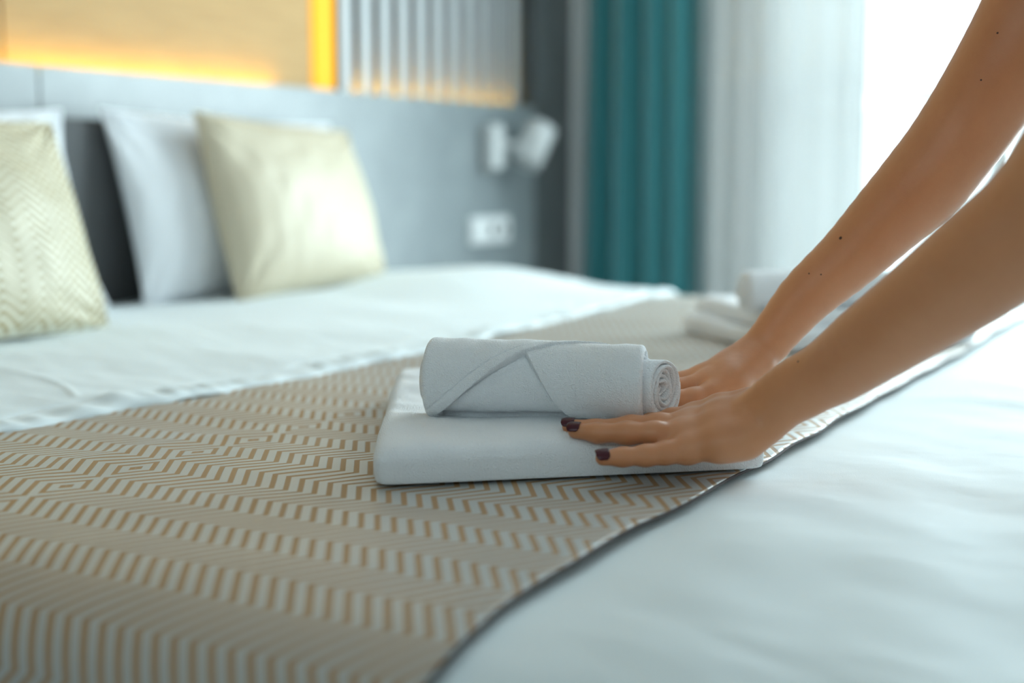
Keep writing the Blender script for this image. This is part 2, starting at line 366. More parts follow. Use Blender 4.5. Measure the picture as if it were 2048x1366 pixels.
# runner
def r_disp(X, Y, w):
    d = .0009*snoise(X, Y, 11, 6, 3)+.0010*np.exp(-((w-.02)/.03)**2)
    d = d+.0020*np.exp(-((Y-.83-.35*(X-.95)+.1*np.sin(X*6))/.02)**2)*np.exp(-((X-.95)/.2)**2)
    return d
yr = lambda x: .384+.002*np.sin(x*9)+.0015*np.sin(x*37)+.004*np.exp(-((x-1.12)/.05)**2)
P, UV = layer(0, SM, yr, lambda x: 1.15+0*x, .002, 420, 260, r_disp)
run = empty('bed_runner', (1.65, .75, .6)); tag(run, 'beige bed runner with white zigzag jacquard stripes laid across the bed', 'bed runner')
ro = link('runner_cloth', grid(P, UV), MT['runner'], run); solid(ro, .0016)
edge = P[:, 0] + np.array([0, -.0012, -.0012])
tube('edge_shadow_line', edge[::2], .0012, MT['edge_shadow'], run, 6)  # thin dark tube stands in for the shadow under the runner's dark edge
# top cover, turned back, puckered hem over the runner
yh = lambda x: np.interp(x, [.5, .94, 1.19, 1.63, 2.1, 2.64], [1.075, 1.063, 1.036, 1.020, 1.045, 1.074])+.0025*np.sin(x*31)+.002*np.sin(x*75+1)
def t_disp(X, Y, w):
    yy = Y-np.vectorize(lambda a: a)(yh(X)); d = .0022*snoise(X*1.3, Y, 21, 6, 1.4)+.0008*snoise(X, Y*.5, 25, 5, 6)
    d = d+.008*np.sqrt(np.clip(yy/.012, 0, 1)*(2-np.clip(yy/.012, 0, 1)))        # rounded hem
    hem = np.exp(-((yy-.018)/.014)**2)
    d = d+hem*.0017*(np.sin(X*170+3*np.sin(X*21))+.6*np.sin(X*97+yy*60))-.0022*np.exp(-((yy-.042)/.006)**2)
    d = d+.006*np.exp(-((X-1.09-.02)/.03)**2-((yy-.03)/.02)**2)
    c = X-(1.085+(Y-1.12)*.47+.02*np.sin((Y-1.1)*14)); d = d+.0016*np.exp(-(c/.005)**2)*smooth01((Y-1.10)/.03)*smooth01((1.42-Y)/.1)
    d = d+.036*np.exp(-((Y-1.47)/.20)**2)*smooth01((X-2.15)/.45)+.010*smooth01((Y-1.55)/.2)*smooth01((X-2.3)/.3)
    return d
P, UV = layer(0, SM, yh, lambda x: 1.87+0*x, .004, 620, 300, t_disp)
# finer sampling near the hem
w = np.linspace(0, 1, 300)**1.9
def layer_w():
    t = np.linspace(0, SM, 900); XZ = catmull(t, seg, prof); Tn = np.gradient(XZ, t, axis=0); Tn /= np.linalg.norm(Tn, axis=1)[:, None]; Nn = np.stack([-Tn[:, 1], Tn[:, 0]], 1)
    X = XZ[:, 0][:, None]+0*w[None]; Z = XZ[:, 1][:, None]+0*w[None]; Y0 = yh(XZ[:, 0])[:, None]; Y = Y0+(1.87-Y0)*w[None]
    o = .003+t_disp(X, Y, w); return np.stack([X+Nn[:, 0:1]*o, Y, Z+Nn[:, 1:2]*o], -1)
top = link('top_cover', grid(layer_w()), MT['sheet']); solid(top, .004)
tag(top, 'white top cover with a puckered hem lying between the cushions and the runner', 'bed cover')

# ------------------------------------------------------------------ pillows and cushions
def pillow(name, BL, BR, TL, TR, th, m, seed=0, pinch=.10, wr=.004, ear=.02, uvs=None, lean=(0, -1, 0)):
    BL, BR, TL, TR = [np.array(q, float) for q in (BL, BR, TL, TR)]; n = 90
    g = np.sin(np.linspace(-math.pi/2, math.pi/2, n))*.5+.5
    u, v = np.meshgrid(g, g, indexing='ij'); Wd = np.linalg.norm(BR-BL); Hd = np.linalg.norm(TL-BL)
    cu, cv = u*2-1, v*2-1
    # edges bow inwards, corners stay out
    uu = .5+.5*cu*(1-pinch*(1-cv**2)*np.abs(cu)**2); vv = .5+.5*cv*(1-pinch*(1-cu**2)*np.abs(cv)**2)
    P = (BL*(1-uu)[..., None]+BR*uu[..., None])*(1-vv)[..., None]+(TL*(1-uu)[..., None]+TR*uu[..., None])*vv[..., None]
    nrm = np.cross(BR-BL, TL-BL); nrm /= np.linalg.norm(nrm); nrm = nrm if nrm@np.array(lean) > 0 else -nrm
    f = (np.clip(1-cu**2, 0, 1)*np.clip(1-cv**2, 0, 1))**.42
    sag = 1-.25*smooth01((v-.5)*2)
    wrk = wr*(snoise(u*Wd*2, v*Hd*2, seed, 6, 2.0))*f**.5
    e = np.maximum(0, 1-f*6)
    rad = np.exp(-((1-np.abs(cu))**2+(1-np.abs(cv))**2)*6)*np.sin(np.arctan2(1-np.abs(cv), 1-np.abs(cu))*14+seed)*.006*f**.3
    A = P+nrm*((th*.5*f*sag)+wrk+rad)[..., None]; B = P-nrm*((th*.5*f*sag)-.2*wrk)[..., None]
    UVa = np.stack([u*Wd, v*Hd], -1)
    V = np.concatenate([A.reshape(-1, 3), B.reshape(-1, 3)]); F = []; nn = n*n
    for i in range(n-1):
        for j in range(n-1):
            a, b, c, d = i*n+j, (i+1)*n+j, (i+1)*n+j+1, i*n+j+1
            F.append((a, b, c, d)); F.append((d+nn, c+nn, b+nn, a+nn))
    ring = [i*n for i in range(n)]+[(n-1)*n+j for j in range(1, n)]+[i*n+n-1 for i in range(n-2, -1, -1)]+[j for j in range(n-2, 0, -1)]
    for k in range(len(ring)): a, b = ring[k], ring[(k+1) % len(ring)]; F.append((b, a, a+nn, b+nn))
    me = meshdata(name, V, F, np.concatenate([UVa.reshape(-1, 2)]*2)); bm = bmesh.new(); bm.from_mesh(me)
    bmesh.ops.remove_doubles(bm, verts=bm.verts, dist=.0003); bmesh.ops.recalc_face_normals(bm, faces=bm.faces); bm.to_mesh(me); bm.free()
    o = link(name, me, m)
    border = [P[i, 0] for i in range(n)]+[P[n-1, j] for j in range(1, n)]+[P[i, n-1] for i in range(n-2, -1, -1)]+[P[0, j] for j in range(n-2, -1, -1)]
    tube('seam_piping', border, .0028, m, o, 6)
    return o
GP = 'white bed pillows'; GC = 'champagne cushions'
tag(pillow('pillow', (1.15, 1.79, .61), onY(217, 612, 1.80), (1.12, 1.845, .955), onY(122, 220, 1.85), .12, MT['pillow'], 2), 'white pillow behind the zigzag cushion at the left edge', 'pillow', GP)
tag(pillow('pillow', onY(290, 611, 1.79), (2.62, 1.79, .604), onY(200, 218, 1.86), onY(658, 250, 1.86), .12, MT['pillow'], 4, .05, .002), 'white pillow leaning behind the smooth champagne cushion', 'pillow', GP)
tag(pillow('cushion', (1.17, 1.53, .62), onY(216, 658, 1.575), (1.18, 1.68, .93), onY(100, 246, 1.70), .12, MT['gold'], 6, .04, .002), 'champagne cushion with bold zigzag weave, cut by the left photo edge', 'cushion', GC)
tag(pillow('cushion', onY(478, 606, 1.69), onY(770, 562, 1.68), onY(388, 224, 1.78), onY(692, 264, 1.77), .14, MT['gold2'], 9, .035, .002), 'plain satin champagne cushion in front of the right white pillow', 'cushion', GC)

# ------------------------------------------------------------------ folded towels
def folded(name, Q, t, m, seed=1, layers=3, pinch=None, groove=.0015, rnd=.06):
    # Q: four corners FL, FR, BR, BL on the ground; t(u,v) thickness
    Q = [np.array((*q, 0.) if len(q) == 2 else q, float) for q in Q]; npt = 360
    W_ = np.linalg.norm(Q[1]-Q[0]); D_ = np.linalg.norm(Q[3]-Q[0]); z0 = Q[0][2]
    # unit rounded square outline
    ou = []
    q = np.linspace(0, 1, npt, endpoint=False)*4
    for k in q:
        s = int(k); r = k-s
        p = [(r, 0), (1, r), (1-r, 1), (0, 1-r)][s]; ou.append(p)
    ou = np.array(ou)*2-1
    # superellipse rounding of the corners
    nr = 26; l = (np.abs(ou[:, 0])**nr+np.abs(ou[:, 1])**nr)**(1/nr); ou = ou/l[:, None]*1.0
    rows = []; UVr = []
    def place(U, V, zf):
        u = (U+1)/2; v = (V+1)/2
        P = Q[0]*((1-u)*(1-v))[:, None]+Q[1]*(u*(1-v))[:, None]+Q[2]*(u*v)[:, None]+Q[3]*((1-u)*v)[:, None]
        T = t(u, v); wob = .0018*snoise(P[:, 0]*2, P[:, 1]*2, seed, 6, 3)
        P[:, 2] = z0+T*(.5+.5*zf)+wob*(zf > 0)*min(1, zf*2); return P
    fs = [0, .1, .3, .5, .7, .82, .9, .95, .98]
    A = [(-1, f) for f in fs]+[None]
    ringsU = []
    for f in (.0, .15, .35, .55, .7, .82, .9, .95): ringsU.append((f, -1.))
    for a in np.linspace(-88, 88, 29): ringsU.append((None, a))
    for f in (.95, .9, .82, .7, .6, .5, .4, .3, .2, .1, .0): ringsU.append((f, 1.))
    tm = .036
    for f, z in ringsU:
        if f is None:
            a = math.radians(z); ins = .5*tm*(1-math.cos(a)**.75)*(1 if z > 0 else .15); zf = math.sin(a)
            side = (np.abs(ou[:, 0]) > np.abs(ou[:, 1]))
            gr = groove*abs(math.sin((zf*.5+.5)*math.pi*layers))**.25
            off = np.where(side, ins*.8+(groove-gr), ins)
            sx = 1-2*off/W_; sy = 1-2*off/D_
            P = place(ou[:, 0]*sx, ou[:, 1]*sy, zf)
        else:
            ins = .5*tm; k = f/.95*(1-0.0)
            P = place(ou[:, 0]*(1-2*ins/W_)*k, ou[:, 1]*(1-2*ins/D_)*k, z)
        rows.append(P); UVr.append(np.stack([P[:, 0]*.6-P[:, 1]*.8, P[:, 0]*.8+P[:, 1]*.6], -1))
    me = grid(np.stack(rows, 1), np.stack(UVr, 1), name, closed_u=True)
    bm = bmesh.new(); bm.from_mesh(me); bmesh.ops.remove_doubles(bm, verts=bm.verts, dist=.00005); bmesh.ops.recalc_face_normals(bm, faces=bm.faces); bm.to_mesh(me); bm.free()
    return link(name, me, m)
ZT = .6045
th1 = lambda u, v: .0335-.005*np.exp(-((u-1.)/.22)**2-((v)/.22)**2)+.0006*np.sin(u*19)
FL, FR = (.905, .6165), (1.118, .366); DV = np.array([.392, .232])
t1 = folded('folded_towel', [(*FL, ZT), (*FR, ZT), (FR[0]+DV[0]*.66, FR[1]+DV[1]*.66, ZT), (FL[0]+DV[0], FL[1]+DV[1], ZT)], th1, MT['terry'], 3, 1, groove=.0004)
tag(t1, 'thick folded white towel lying on the runner under the rolled towel', 'towel', 'folded white towels')
th2 = lambda u, v: .026+0*u
A0, A1, A2 = (2.045, .815), (1.845, .60), (2.105, .378)
A3 = (A0[0]+A2[0]-A1[0], A0[1]+A2[1]-A1[1])
t2 = folded('folded_towel', [(*A0, ZT), (*A1, ZT), (*A2, ZT), (*A3, ZT)], th2, MT['terry'], 5, 2)
tag(t2, 'lower folded white towel of the blurred stack behind the arms', 'towel', 'folded white towels')
sh_ = np.array([.018, .012])
t3 = folded('folded_towel', [(A0[0]+.03, A0[1]-.01, ZT+.0265), (A1[0]+.035, A1[1]+.005, ZT+.0265), (A2[0]+.01, A2[1]+.02, ZT+.0265), (A3[0], A3[1], ZT+.0265)], lambda u, v: .0235+0*u, MT['terry'], 8, 2)
tag(t3, 'upper folded white towel of the blurred stack, right under its rolled towel', 'towel', 'folded white towels')

# ------------------------------------------------------------------ rolled towel (local: axis +X from 0 to L, base at z=0)
def make_roll(L=.212, rv=.0345, rh=.0305):
    root = empty('rolled_towel', (0, 0, 0))
    nu, nv = 760, 420
    s = np.linspace(0, 1, nu)[:, None]; th = np.linspace(0, 2*math.pi, nv)[None]     # th=0 bottom, front = pi/2 (-Y), top = pi
    X = s*(L-.022)+0*th; T = th+0*s
    # front height fraction 0 bottom..1 top on the front half
    hf = .5-.5*np.cos(T); front = (T > 0.15) & (T < 3.6)
    arc = T/math.pi                       # 0 bottom, .5 front, 1 top
    apex = .425; eL = .065+.405*np.clip((arc-.2)/.6, 0, None)**1.2; eL = np.where(arc > .80, .47+(arc-.80)*1.1, eL)
    eR = .72-.25*np.clip((arc-.05)/.75, 0, 1.3)**.9
    sn = X/(L-.022)
    st = lambda d, w: smooth01(d/w+.5)
    mask = st(4.4-T, .1)*st(T-.12, .1)
    left = st(eL-sn, .006)*mask+(1-mask)
    right = st(sn-eR, .006)*mask+(1-mask)
    flap = np.maximum(left, right*.75)
    hemb = np.exp(-((eL-sn-.035)/.035)**4)*mask
    groove = np.exp(-((sn-eL-.004)/.006)**2)*mask*(arc < .90)+.7*np.exp(-((sn-eR+.004)/.005)**2)*mask*(arc < .80)
    flap = np.maximum(left*1.3, right); rr = .0042*flap+.0009*hemb-.0016*groove+.0004*snoise(X*6, T*.12, 31, 6, 3)
    rr = rr-.0012*np.exp(-((eL-sn-.078)/.006)**2)*mask
    # ends
    el = np.clip(sn/.035, 0, 1); endL = 1-.30*(1-np.sqrt(np.clip(el*(2-el), 0, 1)))**1.2
    er = np.clip((1-sn)/.018, 0, 1); endR = 1-.10*(1-np.sqrt(np.clip(er*(2-er), 0, 1)))
    prof = endL*endR*(1-.035*sn*0)
    flat = np.where(np.cos(T) > 0, 1-.16*np.cos(T)**4, 1)      # flattened bottom
    cy = -(rh-.004)*np.sin(T); cz = -(rv-.004)*np.cos(T)*flat
    nrm = np.sqrt((np.sin(T))**2+(np.cos(T))**2)
    bend = -.014*smooth01((sn-.55)/.45)**1.3
    waist = 1+.02*np.sin(sn*5+1)
    Y = (cy-rr*np.sin(T))*prof*waist+bend*1.0; Z = (cz-rr*np.cos(T))*prof*waist
    P = np.stack([X, Y, Z], -1)
    # caps: left closed dome dimple, right: fold inwards into layers
    cl = [P[0]*1.0]
    c0 = P[0].mean(0)
    for k, dx in ((.75, -.004), (.5, -.005), (.25, -.004), (.02, -.003)):
        q = c0+(P[0]-c0)*k; q[:, 0] = X[0, 0]+dx; cl.append(q)
    cl = cl[::-1][:-1]
    c1 = P[-1].mean(0); cr = []
    for k, dx in ((.97, .0008), (.935, .0002), (.925, -.004), (.92, -.012)):
        q = c1+(P[-1]-c1)*k; q[:, 0] = X[-1, 0]+dx; cr.append(q)
    Pa = np.concatenate([np.stack(cl), P, np.stack(cr)])
    UV = np.stack([Pa[..., 0], np.broadcast_to(th*.031, Pa.shape[:2])], -1)
    link('outer_wrap', grid(Pa, UV), MT['terry'], root)
    # inner layers: shells of decreasing radius, sticking out more towards the core
    def spiral(name, x0, x1, r0, turns, tk, wob, mt, gap=.00045):
        # continuous spiral sheet with thickness
        n = int(110*turns); a = np.linspace(0, 2*math.pi*turns, n)+4.6; k = np.linspace(0, 1, n)
        rad = r0-(tk+gap)*turns*k
        rows = []
        def cur(r, aa, stretch):
            return np.stack([-(r*.80)*np.sin(aa), -(r*1.0)*np.cos(aa)*(1+0*stretch)], -1)
        wv = wob*np.sin(a*2.3+1)*(.2+2.2*k)+wob*.7*k*np.sin(a*5.1)
        o = cur(rad+wv, a, k); i = cur(rad-tk+wv*.8, a, k)
        off = np.array([-.0135, -.002])
        xs0 = x1+.0012*np.sin(a*1.3)-.004*k**2
        xs = xs0+.50*(((o+i)/2)[:, 0]); sec = []
        ne = 7
        for j, (xx) in enumerate((x0, (x0+x1)/2)): sec.append(np.c_[np.full(n, xx), o+off])
        for q in np.linspace(-90, 90, ne):
            q = math.radians(q); c = (o+i)/2+(o-i)/2*(-math.sin(q))
            sec.append(np.c_[xs-tk*.5+tk*.75*math.cos(q), c+off])
        for j, xx in enumerate(((x0+x1)/2, x0)): sec.append(np.c_[np.full(n, xx), i+off])
        P = np.stack(sec); UV = np.stack([P[..., 0], np.broadcast_to((a*.02)[None], P.shape[:2])], -1)
        return link(name, grid(P, UV), mt, root)
    xe = L-.022
    spiral('middle_layers', xe-.035, xe-.002, .0312, 1.3, .0028, .0004, MT['terry'])
    spiral('inner_roll', xe-.055, xe+.017, .0275, 5.6, .0034, .0006, MT['terry'])
    return root
roll = make_roll()
a0 = at(858, 768, 1.240); a1 = at(1350, 763, 1.197); ax = a1-a0
ZR = ZT+.0335
roll.location = (a0[0], a0[1], ZR+.0305); roll.rotation_euler = (0, -.012, math.atan2(ax[1], ax[0]))
tag(roll, 'rolled white towel with folded flap resting on the folded towel between the hands', 'towel', 'rolled white towels')
bpy.context.view_layer.update()
r2 = roll.copy(); COL.objects.link(r2)
for ch in list(roll.children):
    c = ch.copy(); COL.objects.link(c); c.parent = r2
p2 = at(1486, 590, 2.0); r2.location = (p2[0], p2[1], ZT+.0502+.0245); r2.rotation_euler = (0, 0, math.radians(-46)); r2.scale = (1.15, .82, .82)
tag(r2, 'blurred rolled white towel on the stack behind the far arm', 'towel', 'rolled white towels')

# ------------------------------------------------------------------ person: implicit body turned into one continuous surface
def rc(name_list, pts, k=.01):
    # chain of round cones; pts = [(xyz, r), ...]
    for (a, ra), (b, rb) in zip(pts[:-1], pts[1:]): name_list.append((np.array(a, float), np.array(b, float), ra, rb, k))
def sd_cone(P, a, b, ra, rb):
    ab = b-a; L2 = ab@ab+1e-12; h = np.clip(((P-a)@ab)/L2, 0, 1); return np.linalg.norm(P-a-h[..., None]*ab, axis=-1)-(ra+(rb-ra)*h)
def field(P, prims, cut=None):
    d = np.full(P.shape[:-1], 1.0)
    for a, b, ra, rb, k in prims:
        e = sd_cone(P, a, b, ra, rb); h = np.clip(k-np.abs(d-e), 0, None)/k; d = np.minimum(d, e)-h*h*k*.25
    if cut:
        for a, b, ra, rb, k in cut:
            e = -sd_cone(P, a, b, ra, rb); h = np.clip(k-np.abs(d-e), 0, None)/k; d = np.maximum(d, e)+h*h*k*.25
    return d
def surface(prims, xs, ys, zs, cut=None, B=14, extra=None):
    xs, ys, zs = map(np.asarray, (xs, ys, zs)); nx, ny, nz = len(xs), len(ys), len(zs)
    D = np.ones((nx, ny, nz), np.float32)
    cen = [(a+b)/2 for a, b, *_ in prims]; hb = [np.linalg.norm(b-a)/2+max(ra, rb)+k for a, b, ra, rb, k in prims]
    for i in range(0, nx, B):
        for j in range(0, ny, B):
            for l in range(0, nz, B):
                X, Y, Z = xs[i:i+B], ys[j:j+B], zs[l:l+B]
                c = np.array([(X[0]+X[-1])/2, (Y[0]+Y[-1])/2, (Z[0]+Z[-1])/2]); h = np.linalg.norm([X[-1]-X[0], Y[-1]-Y[0], Z[-1]-Z[0]])/2
                near = [p for p, cc, r in zip(prims, cen, hb) if np.linalg.norm(c-cc) < r+h+.004]
                if not near: continue
                near = [p for p in near if sd_cone(c[None], *p[:4])[0] < h+p[4]+.004]
                if not near: continue
                if field(c[None], near)[0] < -h-.03: D[i:i+B, j:j+B, l:l+B] = -1; continue
                G = np.stack(np.meshgrid(X, Y, Z, indexing='ij'), -1)
                D[i:i+B, j:j+B, l:l+B] = field(G, near, cut)
    ins = D < 0; c = np.zeros((nx-1, ny-1, nz-1), np.int8)
    for dx in (0, 1):
        for dy in (0, 1):
            for dz in (0, 1): c += ins[dx:nx-1+dx, dy:ny-1+dy, dz:nz-1+dz]
    act = np.argwhere((c > 0) & (c < 8)); idx = -np.ones((nx-1, ny-1, nz-1), np.int32); idx[tuple(act.T)] = np.arange(len(act))
    acc = np.zeros((len(act), 3)); cnt = np.zeros(len(act)); ax3 = (xs, ys, zs)
    corners = [(dx, dy, dz) for dx in (0, 1) for dy in (0, 1) for dz in (0, 1)]
    def P_(o): return np.stack([xs[act[:, 0]+o[0]], ys[act[:, 1]+o[1]], zs[act[:, 2]+o[2]]], -1)
    def D_(o): return D[act[:, 0]+o[0], act[:, 1]+o[1], act[:, 2]+o[2]]
    for a in corners:
        for k in range(3):
            if a[k]: continue
            b = list(a); b[k] = 1; da, db = D_(a), D_(b); m = (da < 0) != (db < 0)
            t = np.where(m, da/(da-db+1e-12), 0)[:, None]; acc += np.where(m[:, None], P_(a)*(1-t)+P_(b)*t, 0); cnt += m
    V = acc/cnt[:, None]
    Fs = []
    for k in range(3):
        i1, i2 = [(1, 2), (2, 0), (0, 1)][k]
        sl0 = [slice(None)]*3; sl1 = [slice(None)]*3; sl0[k] = slice(0, -1); sl1[k] = slice(1, None)
        A, Bq = ins[tuple(sl0)], ins[tuple(sl1)]; e = np.argwhere(A != Bq)
        ok = (e[:, i1] > 0) & (e[:, i2] > 0) & (e[:, i1] < idx.shape[i1]) & (e[:, i2] < idx.shape[i2]) & (e[:, k] < idx.shape[k]); e = e[ok]
        def g(d1, d2):
            q = e.copy(); q[:, i1] -= d1; q[:, i2] -= d2; return idx[q[:, 0], q[:, 1], q[:, 2]]
        f = np.stack([g(1, 1), g(0, 1), g(0, 0), g(1, 0)], 1); fl = ~A[tuple(e.T)]; f[fl] = f[fl][:, ::-1]; Fs.append(f)
    F = np.concatenate(Fs); F = F[(F >= 0).all(1)]
    # project vertices to the exact surface
    h = 2e-4
    for it in range(2):
        for s in range(0, len(V), 60000):
            p = V[s:s+60000]
            lo, hi = p.min(0)-.03, p.max(0)+.03
            near = [q for q in prims if (np.minimum(q[0], q[1])-max(q[2], q[3])-.03 < hi).all() and (np.maximum(q[0], q[1])+max(q[2], q[3])+.03 > lo).all()]
            d = field(p, near, cut); gr = np.stack([(field(p+h*np.eye(3)[k], near, cut)-d)/h for k in range(3)], -1)
            V[s:s+60000] = p-np.clip(d, -.004, .004)[:, None]*gr/np.maximum((gr**2).sum(1), .3)[:, None]
    return V, F
def axis_pts(lo, hi, zones, coarse):
    pts = [lo]; x = lo
    while x < hi:
        st = coarse
        for a, b, s in zones:
            if a-.004 <= x < b: st = min(st, s)
        x += st; pts.append(x)
    return np.array(pts)

# --- near (left) hand
body = []
def hand(J, palm_k=.010, fin_k=.006):
    for nm, ch in J.items(): rc(body, [(at(*p[:3]), p[3]) for p in ch], fin_k if nm in ('index', 'middle', 'ring', 'little') else palm_k)
NH = dict(
  meta_i=[(1500, 802, 1.156, .0100), (1440, 816, 1.168, .0098), (1392, 832, 1.178, .0100)],
  meta_m=[(1508, 818, 1.142, .0118), (1440, 834, 1.150, .0112), (1376, 851, 1.158, .0104)],
  meta_r=[(1515, 838, 1.130, .0122), (1440, 856, 1.135, .0115), (1366, 870, 1.142, .0104)],
  meta_l=[(1522, 856, 1.122, .0120), (1450, 884, 1.122, .0118), (1376, 898, 1.126, .0106)],
  hypo=[(1534, 850, 1.122, .0125), (1492, 882, 1.120, .0115), (1440, 893, 1.120, .0105)],
  web=[(1376, 898, 1.128, .0085), (1366, 870, 1.144, .0088), (1376, 851, 1.160, .0088), (1392, 834, 1.178, .0085)],
  palm=[(1500, 850, 1.145, .012), (1420, 872, 1.150, .011)],
)
NF = dict(
  little=[(1372, 899, 1.126, .0102), (1330, 906, 1.121, .0086), (1292, 911, 1.117, .0079), (1245, 914, 1.113, .0069), (1206, 916, 1.110, .0060)],
  ring=[(1364, 870, 1.142, .0102), (1310, 866, 1.137, .0087), (1255, 866, 1.137, .0086), (1195, 866, 1.143, .0074), (1151, 862, 1.148, .0062)],
  middle=[(1376, 851, 1.158, .0104), (1318, 849, 1.155, .0086), (1262, 853, 1.157, .0084), (1190, 858, 1.162, .0072), (1139, 853, 1.166, .0061)],
  index=[(1392, 833, 1.178, .0100), (1345, 838, 1.178, .0084), (1300, 848, 1.176, .0080), (1255, 856, 1.174, .0070), (1222, 860, 1.172, .0060)],
)
NT = dict(thumb=[(1500, 812, 1.165, .0125), (1440, 838, 1.195, .0110), (1395, 846, 1.205, .0090), (1350, 850, 1.208, .0075)])
def arm(pts, k=.02):
    A = np.array([(*at(x, y, d), r*d/FPX) for x, y, d, r in pts]); T = np.r_[0, np.cumsum(np.linalg.norm(np.diff(A[:, :3], axis=0), axis=1))]
    t = np.linspace(0, T[-1], 34); D = np.gradient(A, T, axis=0); i = np.clip(np.searchsorted(T, t)-1, 0, len(T)-2); h = T[i+1]-T[i]; u = ((t-T[i])/h)[:, None]; h = h[:, None]
    Q = (2*u**3-3*u**2+1)*A[i]+(u**3-2*u**2+u)*h*D[i]+(-2*u**3+3*u**2)*A[i+1]+(u**3-u**2)*h*D[i+1]
    rc(body, [(q[:3], q[3]) for q in Q], .0012)
arm([(1512, 830, 1.135, 46), (1548, 802, 1.13, 52), (1590, 776, 1.12, 58), (1645, 752, 1.105, 66), (1745, 684, 1.07, 82), (1849, 611, 1.035, 95), (1965, 526, 1.0, 111), (2080, 436, .975, 121), (2160, 365, .962, 128)], .015)
hand(NH, .012); hand(NF, .0045); hand(NT, .012)
# wrist flattening bone bumps
rc(body, [(at(1566, 818, 1.115), .0150), (at(1600, 795, 1.11), .0160)], .012)
LE = at(2160, 372, .962); LS = np.array([.965, .05, 1.10])
rc(body, [(LE, .0433), ((LE+LS)/2, .043), (LS, .052)], .02)
# --- far (right) hand
FH = dict(
  m1=[(1505, 722, 1.288, .0125), (1455, 745, 1.275, .0112), (1418, 762, 1.268, .0105)],
  m2=[(1505, 715, 1.298, .0130), (1455, 736, 1.290, .0115), (1408, 752, 1.284, .0108)],
  m3=[(1510, 712, 1.308, .0125), (1460, 736, 1.304, .0115), (1404, 753, 1.302, .0105)],
  m4=[(1515, 716, 1.316, .0115), (1465, 742, 1.318, .0105), (1404, 760, 1.318, .0100)],
  thenar=[(1510, 735, 1.285, .0145), (1462, 768, 1.262, .0135), (1425, 787, 1.250, .0105)],
)
FF = dict(
  index=[(1418, 763, 1.268, .0100), (1350, 778, 1.262, .0084), (1305, 785, 1.258, .0076), (1268, 790, 1.254, .0064)],
  middle=[(1408, 753, 1.284, .0102), (1335, 768, 1.282, .0085), (1285, 778, 1.278, .0077), (1245, 786, 1.272, .0064)],
  ring=[(1404, 754, 1.302, .0098), (1335, 768, 1.302, .0084), (1292, 778, 1.298, .0075), (1255, 786, 1.292, .0062)],
  little=[(1404, 760, 1.318, .0094), (1350, 772, 1.320, .0076), (1315, 780, 1.318, .0068), (1285, 788, 1.314, .0057)],
)
FT = dict(thumb=[(1428, 787, 1.250, .0102), (1385, 797, 1.242, .0090), (1352, 801, 1.240, .0085), (1318, 803, 1.238, .0068)])
arm([(1490, 726, 1.297, 42), (1521, 702, 1.30, 43), (1560, 655, 1.298, 47), (1606, 600, 1.292, 54), (1697, 517, 1.28, 64), (1785, 428, 1.265, 77), (1845, 368, 1.255, 87), (1885, 318, 1.248, 88), (1937, 246, 1.24, 92), (2012, 128, 1.22, 99), (2110, -60, 1.205, 106), (2200, -240, 1.195, 118)], .015)
hand(FH, .012); hand(FF, .0095); rc(body, [(at(*p[:3]), p[3]) for p in FT['thumb']], .005)
RS = at(2200, -240, 1.195)
# --- torso, neck, head, legs (the woman leans over the foot of the bed)
CH = np.array([1.13, -.10, 1.13]); NB = np.array([1.13, .06, 1.205]); PE = np.array([1.12, -.38, .94])
rc(body, [(LS, .052), ((LS*.6+CH*.4), .075), (CH, .10)], .05); rc(body, [(RS, .050), ((RS*.6+CH*.4), .075), (CH, .10)], .05)
rc(body, [(NB, .055), (CH, .115), ((CH+PE)/2+[0, -.01, -.01], .105), (PE, .130)], .05)
HC = np.array([1.13, .215, 1.345])
rc(body, [(NB, .050), (NB+[0, .07, .06], .046), (HC+[0, -.03, -.03], .07)], .02)
rc(body, [(HC+[0, -.01, .04], .082), (HC+[0, .02, -.02], .068), (HC+[0, .045, -.085], .038)], .03)
rc(body, [(HC+[0, .085, .0], .008), (HC+[0, .105, -.03], .011)], .012)
for sg in (-1, 1):
    rc(body, [(HC+[sg*.082, 0, .015], .008), (HC+[sg*.084, .0, -.03], .007)], .006)
    hip = PE+[sg*.075, -.01, -.06]; kn = np.array([1.12+sg*.085, -.42, .48]); an = np.array([1.12+sg*.09, -.50, .09])
    rc(body, [(hip, .095), (kn, .058), (kn+[0, -.02, -.12], .055), (an, .036)], .03); rc(body, [(an, .036), (an+[0, .06, -.045], .034), (an+[0, .16, -.06], .024)], .02)
zx = [(.93, 1.36, .0019)]; zy = [(.28, .70, .0019)]; zz = [(.60, .70, .0017)]
V, F = surface(body, axis_pts(.80, 1.55, zx, .009), axis_pts(-.62, .72, zy, .009), axis_pts(.0, 1.48, zz, .009))
MOLES = []
for px, py, mr_ in ((1681, 476, .0016), (1618, 547, .0008), (1642, 549, .0008), (1962, 160, .0009), (1995, 66, .001), (1596, 723, .0010)):
    ry = Fv + Rv*(px-1024)/FPX - Uv*(py-683)/FPX; ry /= np.linalg.norm(ry); t_ = .7
    for _ in range(90): t_ += float(field((CAM+ry*t_)[None], body)[0])*.9
    if t_ < 2: MOLES.append((CAM+ry*t_, mr_))
MT['skin'] = skin()
person = empty('person', (1.12, -.42, 0)); tag(person, 'person with bare arms and dark burgundy nails setting down towels on the bed', 'person')
bo = link('body', meshdata('body', V, F), MT['skin'], person)
